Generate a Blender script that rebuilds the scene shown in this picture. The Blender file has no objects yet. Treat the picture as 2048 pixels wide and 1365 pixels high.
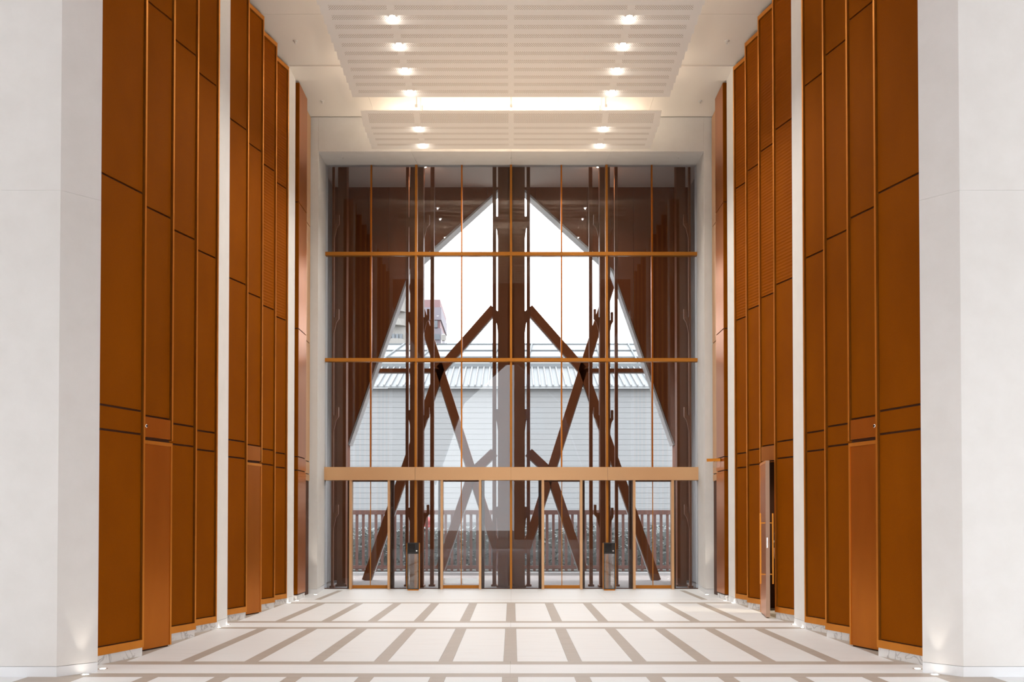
import bpy, bmesh, math, random
from mathutils import Vector, Matrix
random.seed(7)
SC = bpy.context.scene
COL = SC.collection
PI = math.pi

# ------------------------------------------------------------------ camera
F = 1900.0                       # focal length in pixels of the 2048 px frame
PPX, YH, HC = 1024.4, 1043.0, 1.6
PHI = math.radians(1.0)          # slight upward pitch
PPY = YH - F * math.tan(PHI)
cam_d = bpy.data.cameras.new('camera')
cam_d.sensor_width = 36.0
cam_d.lens = F * 36.0 / 2048.0
cam_d.shift_x = -(PPX - 1024.0) / 2048.0
cam_d.shift_y = (PPY - 682.5) / 2048.0
cam_d.clip_start = 0.05
cam_d.clip_end = 2000
cam = bpy.data.objects.new('camera', cam_d)
COL.objects.link(cam)
cam.location = (0, 0, HC)
cam.rotation_euler = (math.radians(90) + PHI, 0, 0)
SC.camera = cam

# ------------------------------------------------------------------ world, exposure
w = bpy.data.worlds.new('overcast_sky')
SC.world = w
w.use_nodes = True
bgn = w.node_tree.nodes['Background']
bgn.inputs[0].default_value = (0.945, 0.97, 1.0, 1)
bgn.inputs[1].default_value = 4.2
vs = SC.view_settings
vs.view_transform = 'Standard'
try: vs.look = 'None'
except Exception: pass
vs.gamma = 1.0
vs.use_curve_mapping = False
vs.exposure = 0.34
SC.cycles.use_adaptive_sampling = True
SC.cycles.adaptive_threshold = 0.03
SC.cycles.max_bounces = 6
SC.cycles.diffuse_bounces = 4
SC.cycles.glossy_bounces = 3
SC.cycles.transparent_max_bounces = 10
SC.cycles.caustics_reflective = False
SC.cycles.caustics_refractive = False
LAMP_W = 180.0                   # one ceiling downlight
LOBBY_FILL_W = 112.0
WASH_W = 255.0                   # one floor uplight washing the ceiling
WARM = (1.0, 0.945, 0.86)
COVE_W = 33.0                   # one LED strip on top of a raft
COVE_C = (1.0, 0.86, 0.70)

XC = -0.022                      # symmetry axis of the hall
def U(x, y, D):
    """world point at depth Y=D seen at photo pixel (x, y)"""
    cx, cy = (x - PPX) / F, (PPY - y) / F
    s = D / (math.cos(PHI) - cy * math.sin(PHI))
    return Vector((cx * s, D, HC + s * (cy * math.cos(PHI) + math.sin(PHI))))
def UZ(x, y, z):
    """world point on the plane Z=z seen at photo pixel (x, y)"""
    cx, cy = (x - PPX) / F, (PPY - y) / F
    dz = cy * math.cos(PHI) + math.sin(PHI)
    s = (z - HC) / dz
    return Vector((cx * s, s * (math.cos(PHI) - cy * math.sin(PHI)), z))

# ------------------------------------------------------------------ materials
MATS = {}
def mat(name, col, rough=0.5, metal=0.0, spec=0.5, noise=None, bump=None, emit=None, coat=0.0):
    m = bpy.data.materials.new(name); m.use_nodes = True
    nt = m.node_tree; b = nt.nodes['Principled BSDF']
    b.inputs['Base Color'].default_value = (*col, 1)
    b.inputs['Roughness'].default_value = rough
    b.inputs['Metallic'].default_value = metal
    b.inputs['Specular IOR Level'].default_value = spec
    b.inputs['Coat Weight'].default_value = coat
    if emit:
        b.inputs['Emission Color'].default_value = (*emit[0], 1)
        b.inputs['Emission Strength'].default_value = emit[1]
    if noise:      # (scale xyz, colour2, lo, hi, detail)
        sc, c2, lo, hi, det = noise
        tc = nt.nodes.new('ShaderNodeTexCoord'); mp = nt.nodes.new('ShaderNodeMapping')
        mp.inputs['Scale'].default_value = sc
        nz = nt.nodes.new('ShaderNodeTexNoise'); nz.inputs['Scale'].default_value = 1.0
        nz.inputs['Detail'].default_value = det; nz.inputs['Roughness'].default_value = 0.6
        rp = nt.nodes.new('ShaderNodeValToRGB')
        rp.color_ramp.elements[0].position = lo; rp.color_ramp.elements[0].color = (*col, 1)
        rp.color_ramp.elements[1].position = hi; rp.color_ramp.elements[1].color = (*c2, 1)
        geo = nt.nodes.new('ShaderNodeNewGeometry')
        nt.links.new(geo.outputs['Position'], mp.inputs['Vector'])
        nt.links.new(mp.outputs[0], nz.inputs['Vector'])
        nt.links.new(nz.outputs['Fac'], rp.inputs[0])
        nt.links.new(rp.outputs[0], b.inputs['Base Color'])
    if bump:       # (scale xyz, strength, distance)
        sc, st, di = bump
        geo = nt.nodes.new('ShaderNodeNewGeometry'); mp = nt.nodes.new('ShaderNodeMapping')
        mp.inputs['Scale'].default_value = sc
        nz = nt.nodes.new('ShaderNodeTexNoise'); nz.inputs['Scale'].default_value = 1.0; nz.inputs['Detail'].default_value = 2
        bp = nt.nodes.new('ShaderNodeBump'); bp.inputs['Strength'].default_value = st; bp.inputs['Distance'].default_value = di
        nt.links.new(geo.outputs['Position'], mp.inputs['Vector'])
        nt.links.new(mp.outputs[0], nz.inputs['Vector'])
        nt.links.new(nz.outputs['Fac'], bp.inputs['Height'])
        nt.links.new(bp.outputs[0], b.inputs['Normal'])
    if emit: m.cycles.emission_sampling = 'NONE'
    MATS[name] = m
    return m

mat('white_plaster', (0.77, 0.752, 0.728), 0.85, noise=((3, 3, 3), (0.81, 0.795, 0.775), 0.3, 0.7, 4), bump=((90, 90, 90), 0.08, 0.004))
mat('ceiling_paint', (0.87, 0.82, 0.755), 0.9)
mat('panel_white', (0.82, 0.79, 0.75), 0.7)
mat('marble_white', (0.835, 0.852, 0.872), 0.45, spec=0.18, noise=((1.2, 9, 4), (0.755, 0.76, 0.77), 0.52, 0.86, 6))
mat('marble_taupe', (0.50, 0.445, 0.395), 0.45, spec=0.18, noise=((2, 14, 4), (0.42, 0.365, 0.315), 0.3, 0.8, 6))
mat('floor_grout', (0.42, 0.38, 0.34), 0.8)
mat('bronze_frame', (0.72, 0.27, 0.035), 0.34, 0.7, spec=0.2, noise=((4, 4, 1.2), (0.66, 0.24, 0.028), 0.3, 0.7, 2))
mat('bronze_sheet', (0.55, 0.17, 0.016), 0.28, 0.8, spec=0.2, noise=((3, 3, 1), (0.50, 0.15, 0.013), 0.3, 0.7, 2))
mat('tan_edge', (0.55, 0.36, 0.25), 0.5, 0.2)
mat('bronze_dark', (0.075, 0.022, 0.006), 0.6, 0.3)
mat('bronze_light', (0.72, 0.43, 0.22), 0.4, 0.6)
mat('mullion_bronze', (0.50, 0.19, 0.025), 0.5, 0.3, spec=0.2)
mat('brown_steel', (0.24, 0.076, 0.022), 0.5, 0.1, spec=0.3)
mat('brown_cladding', (0.216, 0.063, 0.019), 0.6, 0.0, spec=0.15, noise=((0.6, 0.6, 0.1), (0.174, 0.048, 0.013), 0.3, 0.7, 2))
mat('grey_reveal', (0.444, 0.450, 0.456), 0.6)
mat('grey_rib', (0.66, 0.66, 0.66), 0.5)
mat('black_plastic', (0.012, 0.010, 0.009), 0.35)
mat('black_screen', (0.02, 0.018, 0.016), 0.08)
mat('steel', (0.75, 0.74, 0.72), 0.25, 1.0)
mat('lamp_glow', (1, 1, 1), 0.5, emit=((1.0, 0.95, 0.88), 12.0))
mat('uplight_glow', (1, 1, 1), 0.5, emit=((1.0, 0.9, 0.78), 12.0))
mat('lamp_white', (0.8, 0.78, 0.75), 0.5)
mat('room_wall', (0.55, 0.36, 0.10), 0.8)
mat('shed_white', (0.215, 0.226, 0.234), 0.7)
mat('shed_wall', (0.212, 0.216, 0.218), 0.7)
mat('shed_roof', (0.185, 0.196, 0.200), 0.6)
mat('fence_brown', (0.132, 0.066, 0.054), 0.6)
mat('hedge_green', (0.180, 0.210, 0.204), 0.9, noise=((9, 9, 9), (0.240, 0.270, 0.264), 0.35, 0.65, 4))
mat('paving', (0.231, 0.198, 0.182), 0.8, noise=((2, 2, 2), (0.187, 0.160, 0.149), 0.3, 0.7, 4))
mat('ground', (0.187, 0.182, 0.165), 0.9)
mat('glazing_grey', (0.115, 0.125, 0.13), 0.6)
mat('tower_beige', (0.205, 0.195, 0.180), 0.8)
mat('tower_pink', (0.175, 0.105, 0.108), 0.8)
mat('tower_mauve', (0.155, 0.140, 0.160), 0.8)
mat('window_grey', (0.085, 0.10, 0.115), 0.3)
mat('red_plastic', (0.432, 0.084, 0.078), 0.5)
mat('facade_brown', (0.100, 0.060, 0.040), 0.7)
mat('skin', (0.45, 0.25, 0.16), 0.6)
mat('hair', (0.015, 0.011, 0.009), 0.6)
mat('trousers', (0.012, 0.012, 0.014), 0.8)

def grid_mat(name, col, col2, rough, metal, wave_scale=None, lines=None):
    """woven bronze mesh: a fine weave in colour and relief"""
    m = bpy.data.materials.new(name); m.use_nodes = True
    nt = m.node_tree; b = nt.nodes['Principled BSDF']; L = nt.links.new
    b.inputs['Roughness'].default_value = rough; b.inputs['Metallic'].default_value = metal; b.inputs['Specular IOR Level'].default_value = 0.03
    geo = nt.nodes.new('ShaderNodeNewGeometry')
    mp = nt.nodes.new('ShaderNodeMapping'); mp.inputs['Scale'].default_value = (0.9, 0.9, 0.55)
    L(geo.outputs['Position'], mp.inputs['Vector'])
    nz = nt.nodes.new('ShaderNodeTexNoise'); nz.inputs['Scale'].default_value = 1.3; nz.inputs['Detail'].default_value = 3
    L(mp.outputs[0], nz.inputs['Vector'])
    mp2 = nt.nodes.new('ShaderNodeMapping'); mp2.inputs['Scale'].default_value = (160, 160, 110)
    L(geo.outputs['Position'], mp2.inputs['Vector'])
    nz2 = nt.nodes.new('ShaderNodeTexNoise'); nz2.inputs['Scale'].default_value = 1.0; nz2.inputs['Detail'].default_value = 1
    L(mp2.outputs[0], nz2.inputs['Vector'])
    add = nt.nodes.new('ShaderNodeMath'); add.operation = 'MULTIPLY_ADD'
    add.inputs[1].default_value = 0.45
    L(nz2.outputs['Fac'], add.inputs[0]); L(nz.outputs['Fac'], add.inputs[2])
    rp = nt.nodes.new('ShaderNodeValToRGB')
    rp.color_ramp.elements[0].position = 0.45; rp.color_ramp.elements[0].color = (*col, 1)
    rp.color_ramp.elements[1].position = 0.98; rp.color_ramp.elements[1].color = (*col2, 1)
    L(add.outputs[0], rp.inputs[0]); L(rp.outputs[0], b.inputs['Base Color'])
    bp = nt.nodes.new('ShaderNodeBump'); bp.inputs['Strength'].default_value = 0.25; bp.inputs['Distance'].default_value = 0.004
    if lines:
        sep = nt.nodes.new('ShaderNodeSeparateXYZ'); L(geo.outputs['Position'], sep.inputs[0])
        mu = nt.nodes.new('ShaderNodeMath'); mu.operation = 'MULTIPLY'; mu.inputs[1].default_value = 2 * PI / lines
        L(sep.outputs['Z'], mu.inputs[0])
        sn = nt.nodes.new('ShaderNodeMath'); sn.operation = 'SINE'; L(mu.outputs[0], sn.inputs[0])
        L(sn.outputs[0], bp.inputs['Height']); bp.inputs['Distance'].default_value = 0.006; bp.inputs['Strength'].default_value = 0.25
    else:
        L(nz2.outputs['Fac'], bp.inputs['Height'])
    L(bp.outputs[0], b.inputs['Normal'])
    MATS[name] = m
grid_mat('bronze_mesh', (0.215, 0.053, 0.0003), (0.27, 0.070, 0.0006), 0.65, 0.12)
grid_mat('bronze_louvre', (0.225, 0.052, 0.0005), (0.28, 0.072, 0.001), 0.65, 0.12, lines=0.055)

def marble_mat():
    m = bpy.data.materials.new('marble_veined'); m.use_nodes = True
    nt = m.node_tree; b = nt.nodes['Principled BSDF']; L = nt.links.new
    b.inputs['Roughness'].default_value = 0.25
    geo = nt.nodes.new('ShaderNodeNewGeometry')
    nz = nt.nodes.new('ShaderNodeTexNoise'); nz.inputs['Scale'].default_value = 3.0; nz.inputs['Detail'].default_value = 6
    nz.inputs['Distortion'].default_value = 1.6
    L(geo.outputs['Position'], nz.inputs['Vector'])
    ab = nt.nodes.new('ShaderNodeMath'); ab.operation = 'SUBTRACT'; ab.inputs[1].default_value = 0.5; L(nz.outputs['Fac'], ab.inputs[0])
    ab2 = nt.nodes.new('ShaderNodeMath'); ab2.operation = 'ABSOLUTE'; L(ab.outputs[0], ab2.inputs[0])
    rp = nt.nodes.new('ShaderNodeValToRGB')
    rp.color_ramp.elements[0].position = 0.0; rp.color_ramp.elements[0].color = (0.48, 0.46, 0.45, 1)
    rp.color_ramp.elements[1].position = 0.035; rp.color_ramp.elements[1].color = (0.79, 0.78, 0.77, 1)
    L(ab2.outputs[0], rp.inputs[0]); L(rp.outputs[0], b.inputs['Base Color'])
    MATS['marble_veined'] = m
marble_mat()

def perforated_mat():
    """white board with a staggered grid of small drilled holes inside four fields (object space: x along, y down the slope)"""
    m = bpy.data.materials.new('perforated_board'); m.use_nodes = True
    nt = m.node_tree; b = nt.nodes['Principled BSDF']; L = nt.links.new
    b.inputs['Roughness'].default_value = 0.75
    tc = nt.nodes.new('ShaderNodeTexCoord'); sp = nt.nodes.new('ShaderNodeSeparateXYZ'); L(tc.outputs['Object'], sp.inputs[0])
    def M(op, a, bb=None, c=None):
        n = nt.nodes.new('ShaderNodeMath'); n.operation = op
        for i, v in enumerate((a, bb, c)):
            if v is None: continue
            if isinstance(v, (int, float)): n.inputs[i].default_value = v
            else: L(v, n.inputs[i])
        return n.outputs[0]
    x, y = sp.outputs['X'], sp.outputs['Y']
    px, py = 0.0370, 0.0370
    def dots(ox, oy):
        fx = M('SUBTRACT', M('FRACT', M('ADD', M('DIVIDE', x, px), 50 + ox)), 0.5)
        fy = M('SUBTRACT', M('FRACT', M('ADD', M('DIVIDE', y, py), 50 + oy)), 0.5)
        r2 = M('ADD', M('MULTIPLY', fx, fx), M('MULTIPLY', fy, fy))
        return M('LESS_THAN', r2, 0.185 ** 2)
    d = M('MAXIMUM', dots(0, 0), dots(0.5, 0.5))
    ax = M('ABSOLUTE', x)
    f1 = M('MULTIPLY', M('GREATER_THAN', ax, 0.055), M('LESS_THAN', ax, 1.85))
    f2 = M('MULTIPLY', M('GREATER_THAN', ax, 1.975), M('LESS_THAN', ax, 2.90))
    fx = M('MAXIMUM', f1, f2)
    fy = M('MULTIPLY', M('GREATER_THAN', y, 0.065), M('LESS_THAN', y, 0.300))
    k = M('MULTIPLY', d, M('MULTIPLY', fx, fy))
    mix = nt.nodes.new('ShaderNodeMix'); mix.data_type = 'RGBA'
    mix.inputs[6].default_value = (0.85, 0.815, 0.765, 1); mix.inputs[7].default_value = (0.24, 0.15, 0.09, 1)
    L(k, mix.inputs[0]); L(mix.outputs[2], b.inputs['Base Color'])
    bp = nt.nodes.new('ShaderNodeBump'); bp.inputs['Strength'].default_value = 0.4; bp.inputs['Distance'].default_value = 0.004; bp.invert = True
    L(k, bp.inputs['Height']); L(bp.outputs[0], b.inputs['Normal'])
    MATS['perforated_board'] = m
perforated_mat()

def glass_mat(name, tint, refl):
    m = bpy.data.materials.new(name); m.use_nodes = True
    nt = m.node_tree; nt.nodes.remove(nt.nodes['Principled BSDF']); L = nt.links.new
    out = nt.nodes['Material Output']
    tr = nt.nodes.new('ShaderNodeBsdfTransparent'); tr.inputs[0].default_value = (*tint, 1)
    gl = nt.nodes.new('ShaderNodeBsdfGlossy'); gl.inputs['Roughness'].default_value = 0.0
    fr = nt.nodes.new('ShaderNodeFresnel'); fr.inputs[0].default_value = refl
    mx = nt.nodes.new('ShaderNodeMixShader')
    L(fr.outputs[0], mx.inputs[0]); L(tr.outputs[0], mx.inputs[1]); L(gl.outputs[0], mx.inputs[2]); L(mx.outputs[0], out.inputs[0])
    MATS[name] = m
glass_mat('clear_glass', (0.95, 0.96, 0.97), 1.42)
glass_mat('kiosk_glass', (0.95, 0.94, 0.93), 1.9)

def pattern_mat():
    m = bpy.data.materials.new('patterned_cloth'); m.use_nodes = True
    nt = m.node_tree; b = nt.nodes['Principled BSDF']; L = nt.links.new
    b.inputs['Roughness'].default_value = 0.8
    tc = nt.nodes.new('ShaderNodeTexCoord')
    v = nt.nodes.new('ShaderNodeTexVoronoi'); v.inputs['Scale'].default_value = 14
    L(tc.outputs['Object'], v.inputs['Vector'])
    rp = nt.nodes.new('ShaderNodeValToRGB')
    rp.color_ramp.interpolation = 'CONSTANT'
    rp.color_ramp.elements[0].color = (0.35, 0.33, 0.30, 1)
    rp.color_ramp.elements[1].position = 0.28; rp.color_ramp.elements[1].color = (0.02, 0.018, 0.02, 1)
    L(v.outputs['Distance'], rp.inputs[0]); L(rp.outputs[0], b.inputs['Base Color'])
    MATS['patterned_cloth'] = m
pattern_mat()

# ------------------------------------------------------------------ mesh helpers
class MB:
    """collects simple shapes, builds one mesh object"""
    def __init__(s): s.v = []; s.f = []
    def prism(s, poly, z0, z1):
        """plan polygon (x, y) extruded in z; z0/z1 numbers or per-vertex lists"""
        n = len(poly); o = len(s.v)
        a0 = z0 if isinstance(z0, (list, tuple)) else [z0] * n
        a1 = z1 if isinstance(z1, (list, tuple)) else [z1] * n
        area = sum(poly[i][0] * poly[(i + 1) % n][1] - poly[(i + 1) % n][0] * poly[i][1] for i in range(n))
        idx = list(range(n)) if area > 0 else list(range(n))[::-1]
        for i in idx: s.v.append((poly[i][0], poly[i][1], a0[i]))
        for i in idx: s.v.append((poly[i][0], poly[i][1], a1[i]))
        s.f.append([o + i for i in range(n)][::-1]); s.f.append([o + n + i for i in range(n)])
        for i in range(n):
            j = (i + 1) % n; s.f.append([o + i, o + j, o + n + j, o + n + i])
        return s
    def box(s, x0, x1, y0, y1, z0, z1):
        return s.prism([(min(x0, x1), min(y0, y1)), (max(x0, x1), min(y0, y1)), (max(x0, x1), max(y0, y1)), (min(x0, x1), max(y0, y1))], min(z0, z1), max(z0, z1))
    def slab(s, poly, y0, y1):
        """elevation polygon (x, z) extruded along depth y"""
        n = len(poly); o = len(s.v)
        area = sum(poly[i][0] * poly[(i + 1) % n][1] - poly[(i + 1) % n][0] * poly[i][1] for i in range(n))
        p = poly if area > 0 else poly[::-1]
        for x, z in p: s.v.append((x, y0, z))
        for x, z in p: s.v.append((x, y1, z))
        s.f.append([o + i for i in range(n)]); s.f.append([o + n + i for i in range(n)][::-1])
        for i in range(n):
            j = (i + 1) % n; s.f.append([o + j, o + i, o + n + i, o + n + j])
        return s
    def bar(s, a, b, wx, wy, up=(0, 1, 0)):
        """rectangular bar from a to b; wy is its size along `up`, wx across"""
        a, b, up = Vector(a), Vector(b), Vector(up)
        d = (b - a).normalized(); sd = d.cross(up).normalized(); up = sd.cross(d).normalized()
        o = len(s.v)
        for p in (a, b):
            for i, j in ((-1, -1), (1, -1), (1, 1), (-1, 1)):
                s.v.append(tuple(p + sd * (i * wx / 2) + up * (j * wy / 2)))
        s.f += [[o, o + 3, o + 2, o + 1], [o + 4, o + 5, o + 6, o + 7]]
        for i in range(4):
            j = (i + 1) % 4; s.f.append([o + i, o + j, o + 4 + j, o + 4 + i])
        return s
    def lathe(s, prof, cx=0, cy=0, n=20, axis='z'):
        """profile of (r, h) turned about a vertical axis"""
        o = len(s.v); k = len(prof)
        for r, h in prof:
            for i in range(n):
                a = 2 * PI * i / n
                s.v.append((cx + r * math.cos(a), cy + r * math.sin(a), h))
        for q in range(k - 1):
            for i in range(n):
                j = (i + 1) % n
                s.f.append([o + q * n + i, o + q * n + j, o + (q + 1) * n + j, o + (q + 1) * n + i])
        s.f.append([o + i for i in range(n)][::-1]); s.f.append([o + (k - 1) * n + i for i in range(n)])
        return s
    def mesh(s, name):
        me = bpy.data.meshes.new(name); me.from_pydata([tuple(v) for v in s.v], [], s.f); me.update()
        bm = bmesh.new(); bm.from_mesh(me); bmesh.ops.recalc_face_normals(bm, faces=bm.faces); bm.to_mesh(me); bm.free()
        return me
    def build(s, name, material, parent=None, bevel=0, smooth=False):
        me = s.mesh(name); me.materials.append(MATS[material])
        o = bpy.data.objects.new(name, me); COL.objects.link(o)
        if parent: o.parent = parent
        if smooth:
            for p in me.polygons: p.use_smooth = True
        if bevel:
            md = o.modifiers.new('bevel', 'BEVEL'); md.width = bevel; md.segments = 2; md.limit_method = 'ANGLE'
        return o
def empty(name, loc=(0, 0, 0)):
    o = bpy.data.objects.new(name, None); COL.objects.link(o); o.location = loc; o.empty_display_size = 0.1
    return o
def tag(o, label=None, cat=None, group=None, kind=None):
    if label: o['label'] = label
    if cat: o['category'] = cat
    if group: o['group'] = group
    if kind: o['kind'] = kind
    return o
def copy_tree(o, parent=None):
    c = o.copy(); COL.objects.link(c); c.parent = parent
    for ch in o.children: copy_tree(ch, c)
    return c
def mir(poly): return [(2 * XC - x, y) for x, y in poly]
SIDES = (('left', 1), ('right', -1))
def sx(side, x):                 # left-hand plan coordinate to either side
    return x if side > 0 else 2 * XC - x

ZC = 10.56                       # ceiling height
DW = 22.45                       # plane of the glass front
TIPX = -4.365
TIPS = [11.285, 12.213, 13.141, 14.07, 15.655, 16.583, 17.511, 18.44]
PITCH, SLOPE = 0.928, 0.298
ZTOP = 10.49

# ================================================================== FLOOR
flo = MB().box(-14, 14, -9.6, DW + 0.02, -0.25, -0.02).build('floor', 'floor_grout')
tag(flo, 'white marble floor with taupe stone strips and cross bands', kind='structure')
PER = 4.36
bands = [9.78 + PER * k for k in (-1, 0, 1, 2)]         # near edge of each cross band group
BT, BW = 0.235, 0.61                                    # taupe line, white band
cache = {}
def piece(name, material, x0, x1, y0, y1, z0=-0.02, z1=0.0):
    g = 0.0012
    key = (name, round(x1 - x0, 3), round(y1 - y0, 3))
    if key not in cache:
        hx, hy = (x1 - x0) / 2 - g, (y1 - y0) / 2 - g
        m = MB().box(-hx, hx, -hy, hy, z0, z1).mesh(name); m.materials.append(MATS[material]); cache[key] = m
    o = bpy.data.objects.new(name, cache[key]); COL.objects.link(o)
    o.location = ((x0 + x1) / 2, (y0 + y1) / 2, 0); o.parent = flo
    return o
SP, SW = 0.738, 0.157
XB = 4.375
def row(y0, y1):
    for k in range(-5, 6):
        c = XC + k * SP
        piece('stone_strip', 'marble_taupe', c - SW / 2, c + SW / 2, y0, y1)
    for k in range(-5, 5):
        piece('marble_slab', 'marble_white', XC + k * SP + SW / 2, XC + (k + 1) * SP - SW / 2, y0, y1)
    e = XB - 5 * SP - SW / 2
    piece('marble_slab', 'marble_white', XC - XB, XC - 5 * SP - SW / 2, y0, y1)
    piece('marble_slab', 'marble_white', XC + 5 * SP + SW / 2, XC + XB, y0, y1)
    for s in (-1, 1):
        a, b = XC + s * XB, XC + s * 4.95
        piece('stone_strip', 'marble_taupe', min(a, b), max(a, b), y0, y1)
rows = []
for i, b in enumerate(bands):
    xe = 4.95 if b > 9 else 13.9
    yy = [b - BT if i else b, b, b + BW, b + BW + BT]
    # b is the near edge of the near taupe line of the group
    for (a0, a1, mt) in ((b, b + BT, 'marble_taupe'), (b + BT, b + BT + BW, 'marble_white'), (b + BT + BW, b + 2 * BT + BW, 'marble_taupe')):
        nm = 'stone_band' if mt == 'marble_taupe' else 'marble_band'
        if b > 18:
            if mt == 'marble_taupe' and a0 > b + 0.1: a1 = a0 + 0.03
        nseg = 4
        xx = xe if b > 10 else 13.9
        for k in range(nseg):
            piece(nm, mt, XC - xx + 2 * xx * k / nseg, XC - xx + 2 * xx * (k + 1) / nseg, a0, a1)
for i in range(3):
    row(bands[i] + 2 * BT + BW, bands[i + 1])
# near field under the camera and the outer lobby
for k in range(-9, 9):
    piece('marble_slab', 'marble_white', XC + k * 1.54, XC + (k + 1) * 1.54, -9.5, -4)
    piece('marble_slab', 'marble_white', XC + k * 1.54, XC + (k + 1) * 1.54, -4, 1.0)
    piece('marble_slab', 'marble_white', XC + k * 1.54, XC + (k + 1) * 1.54, 1.0, bands[0])
for s in (-1, 1):
    for k in range(6):
        a = 4.95 + k * 1.49
        piece('marble_slab', 'marble_white', *(sorted((XC + s * a, XC + s * (a + 1.49)))), bands[0] + 2 * BT + BW, bands[1])
# last bay in front of the doors
yl = bands[3] + BT + BW + 0.03
for (a, b, mt, nm) in ((-4.95, -4.005, 'marble_white', 'marble_slab'), (-4.005, -3.88, 'marble_taupe', 'stone_strip'),
                       (-3.88, 3.88, 'marble_white', 'marble_slab'), (3.88, 4.005, 'marble_taupe', 'stone_strip'), (4.005, 4.95, 'marble_white', 'marble_slab')):
    if b - a > 3:
        for k in range(4): piece(nm, mt, XC + a + (b - a) * k / 4, XC + a + (b - a) * (k + 1) / 4, yl, DW - 0.5)
    else: piece(nm, mt, XC + a, XC + b, yl, DW - 0.5)
for k in range(4):
    piece('threshold_stone', 'marble_white', XC - 4.95 + 2.475 * k, XC - 4.95 + 2.475 * (k + 1), DW - 0.5, DW + 0.02)

# ================================================================== CEILING
cei = MB().box(-14, 14, -9.6, DW + 0.5, ZC + 0.03, ZC + 0.35).build('ceiling', 'ceiling_paint')
tag(cei, 'plain cream white ceiling with thin panel joints', kind='structure')
cx_edges = [-5.0, -3.03, -1.02, 0.98, 2.99, 5.0]
for (a, b, dz) in ((-9.4, -4, 0), (-4, 1, 0), (1, 5, 0), (5, 9.9, 0), (9.9, 14.12, 0), (14.12, 14.75, -0.02), (14.75, 16.63, 0), (16.63, 18.5, 0), (18.5, 19.1, -0.025), (19.1, 20.88, 0)):
    for i in range(5):
        MB().box(cx_edges[i] + 0.003, cx_edges[i + 1] - 0.003, a + 0.004, b - 0.004, ZC + dz, ZC + 0.03).build('ceiling_panel', 'ceiling_paint' if b > 9.95 else 'brown_cladding', cei)

# hanging perforated rafts
HZ = HC + 8.1                    # level of the lower blade edges
def blade(parent, Df):
    L, r, t = 0.35, 0.178, 0.018
    o = MB().box(-3.035, 3.035, 0, math.hypot(L, r), 0, t).build('perforated_board', 'perforated_board', parent)
    o.location = (XC, Df - L, HZ + r); o.rotation_euler = (-math.atan2(r, L), 0, 0)
    return o
DL = []                          # downlight positions (x, depth, level)
def raft(name, label, Ds, lamps):
    r = empty(name, (XC, (Ds[0] + Ds[-1]) / 2, HZ))
    tag(r, label, 'ceiling raft', 'perforated ceiling rafts')
    inv = Matrix.Translation(-Vector(r.location))
    for i, D in enumerate(Ds):
        o = blade(r, D); o.location = Vector(o.location) - Vector(r.location)
        if i in lamps:
            for s in (-1, 1): DL.append((XC + s * 1.915, D - 0.145, HZ + 0.052))
    for s in (-1.915, 0, 1.915):
        m = MB().bar((s, Ds[0] - 0.33 - r.location.y, 0.29), (s, Ds[-1] - 0.05 - r.location.y, 0.29), 0.05, 0.06, up=(0, 0, 1))
        for D in (Ds[0] - 0.25, Ds[len(Ds) // 2], Ds[-1] - 0.2):
            m.bar((s, D - r.location.y, 0.3), (s, D - r.location.y, ZC - HZ), 0.025, 0.025)
        m.build('hanger_rail', 'panel_white', r)
    ln = Ds[-1] - Ds[0]
    nst = 4 if ln > 2 else 2
    for q in range(nst):
        yy = -ln / 2 - 0.18 + q * (ln + 0.15) / (nst - 1)
        MB().box(-2.75, 2.75, yy - 0.03, yy + 0.03, 0.20, 0.215).build('led_strip', 'lamp_white', r)
        ld = bpy.data.lights.new('cove_light', 'AREA'); ld.shape = 'RECTANGLE'; ld.size = 5.4; ld.size_y = 0.05; ld.energy = COVE_W; ld.color = COVE_C
        lo = bpy.data.objects.new('cove_light', ld); COL.objects.link(lo); lo.parent = r; lo.location = (0, yy, 0.225); lo.rotation_euler = (PI, 0, 0)
    return r
raft('ceiling_raft', 'larger perforated white ceiling raft nearer the viewer', [15.06 + 0.294 * k for k in range(-8, 11)], {3, 9, 12, 15, 18})
raft('ceiling_raft', 'shorter perforated white ceiling raft just before the glass front', [19.36 + 0.2925 * k for k in range(0, 5)], {1, 4})

names_side = {-1: 'left', 1: 'right'}
DL.sort(key=lambda q: (q[0], q[1]))
cnt = {}
ORD = ['first', 'second', 'third', 'fourth', 'fifth', 'sixth', 'seventh', 'eighth', 'ninth', 'tenth', 'eleventh', 'twelfth', 'thirteenth', 'fourteenth']
far_sorted = {s: sorted([q for q in DL if (q[0] > 0) == (s > 0)], key=lambda q: -q[1]) for s in (-1, 1)}
def lamp(x, y, z, label, energy, color=WARM, grp='ceiling downlights in two rows'):
    r = empty('downlight', (x, y, z)); tag(r, label, 'downlight', grp)
    MB().lathe([(0.030, 0.075), (0.062, 0.07), (0.062, 0.004), (0.056, 0.0)], n=20).build('housing', 'lamp_white', r)
    MB().lathe([(0.052, 0.004), (0.052, -0.004), (0.044, -0.012), (0.024, -0.018), (0.004, -0.02)], n=20).build('lens', 'lamp_glow', r, smooth=True)
    ld = bpy.data.lights.new('downlight_beam', 'SPOT'); ld.energy = energy; ld.color = color
    ld.spot_size = math.radians(132); ld.spot_blend = 1.0; ld.shadow_soft_size = 0.03
    lo = bpy.data.objects.new('downlight_beam', ld); COL.objects.link(lo); lo.parent = r; lo.location = (0, 0, -0.05)
    if y > 14.5:
        ld = bpy.data.lights.new('lens_spill', 'POINT'); ld.energy = 1.6; ld.color = (1.0, 0.96, 0.9); ld.shadow_soft_size = 0.02
        lo = bpy.data.objects.new('lens_spill', ld); COL.objects.link(lo); lo.parent = r; lo.location = (0, 0, -0.032)
    return r
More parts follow.
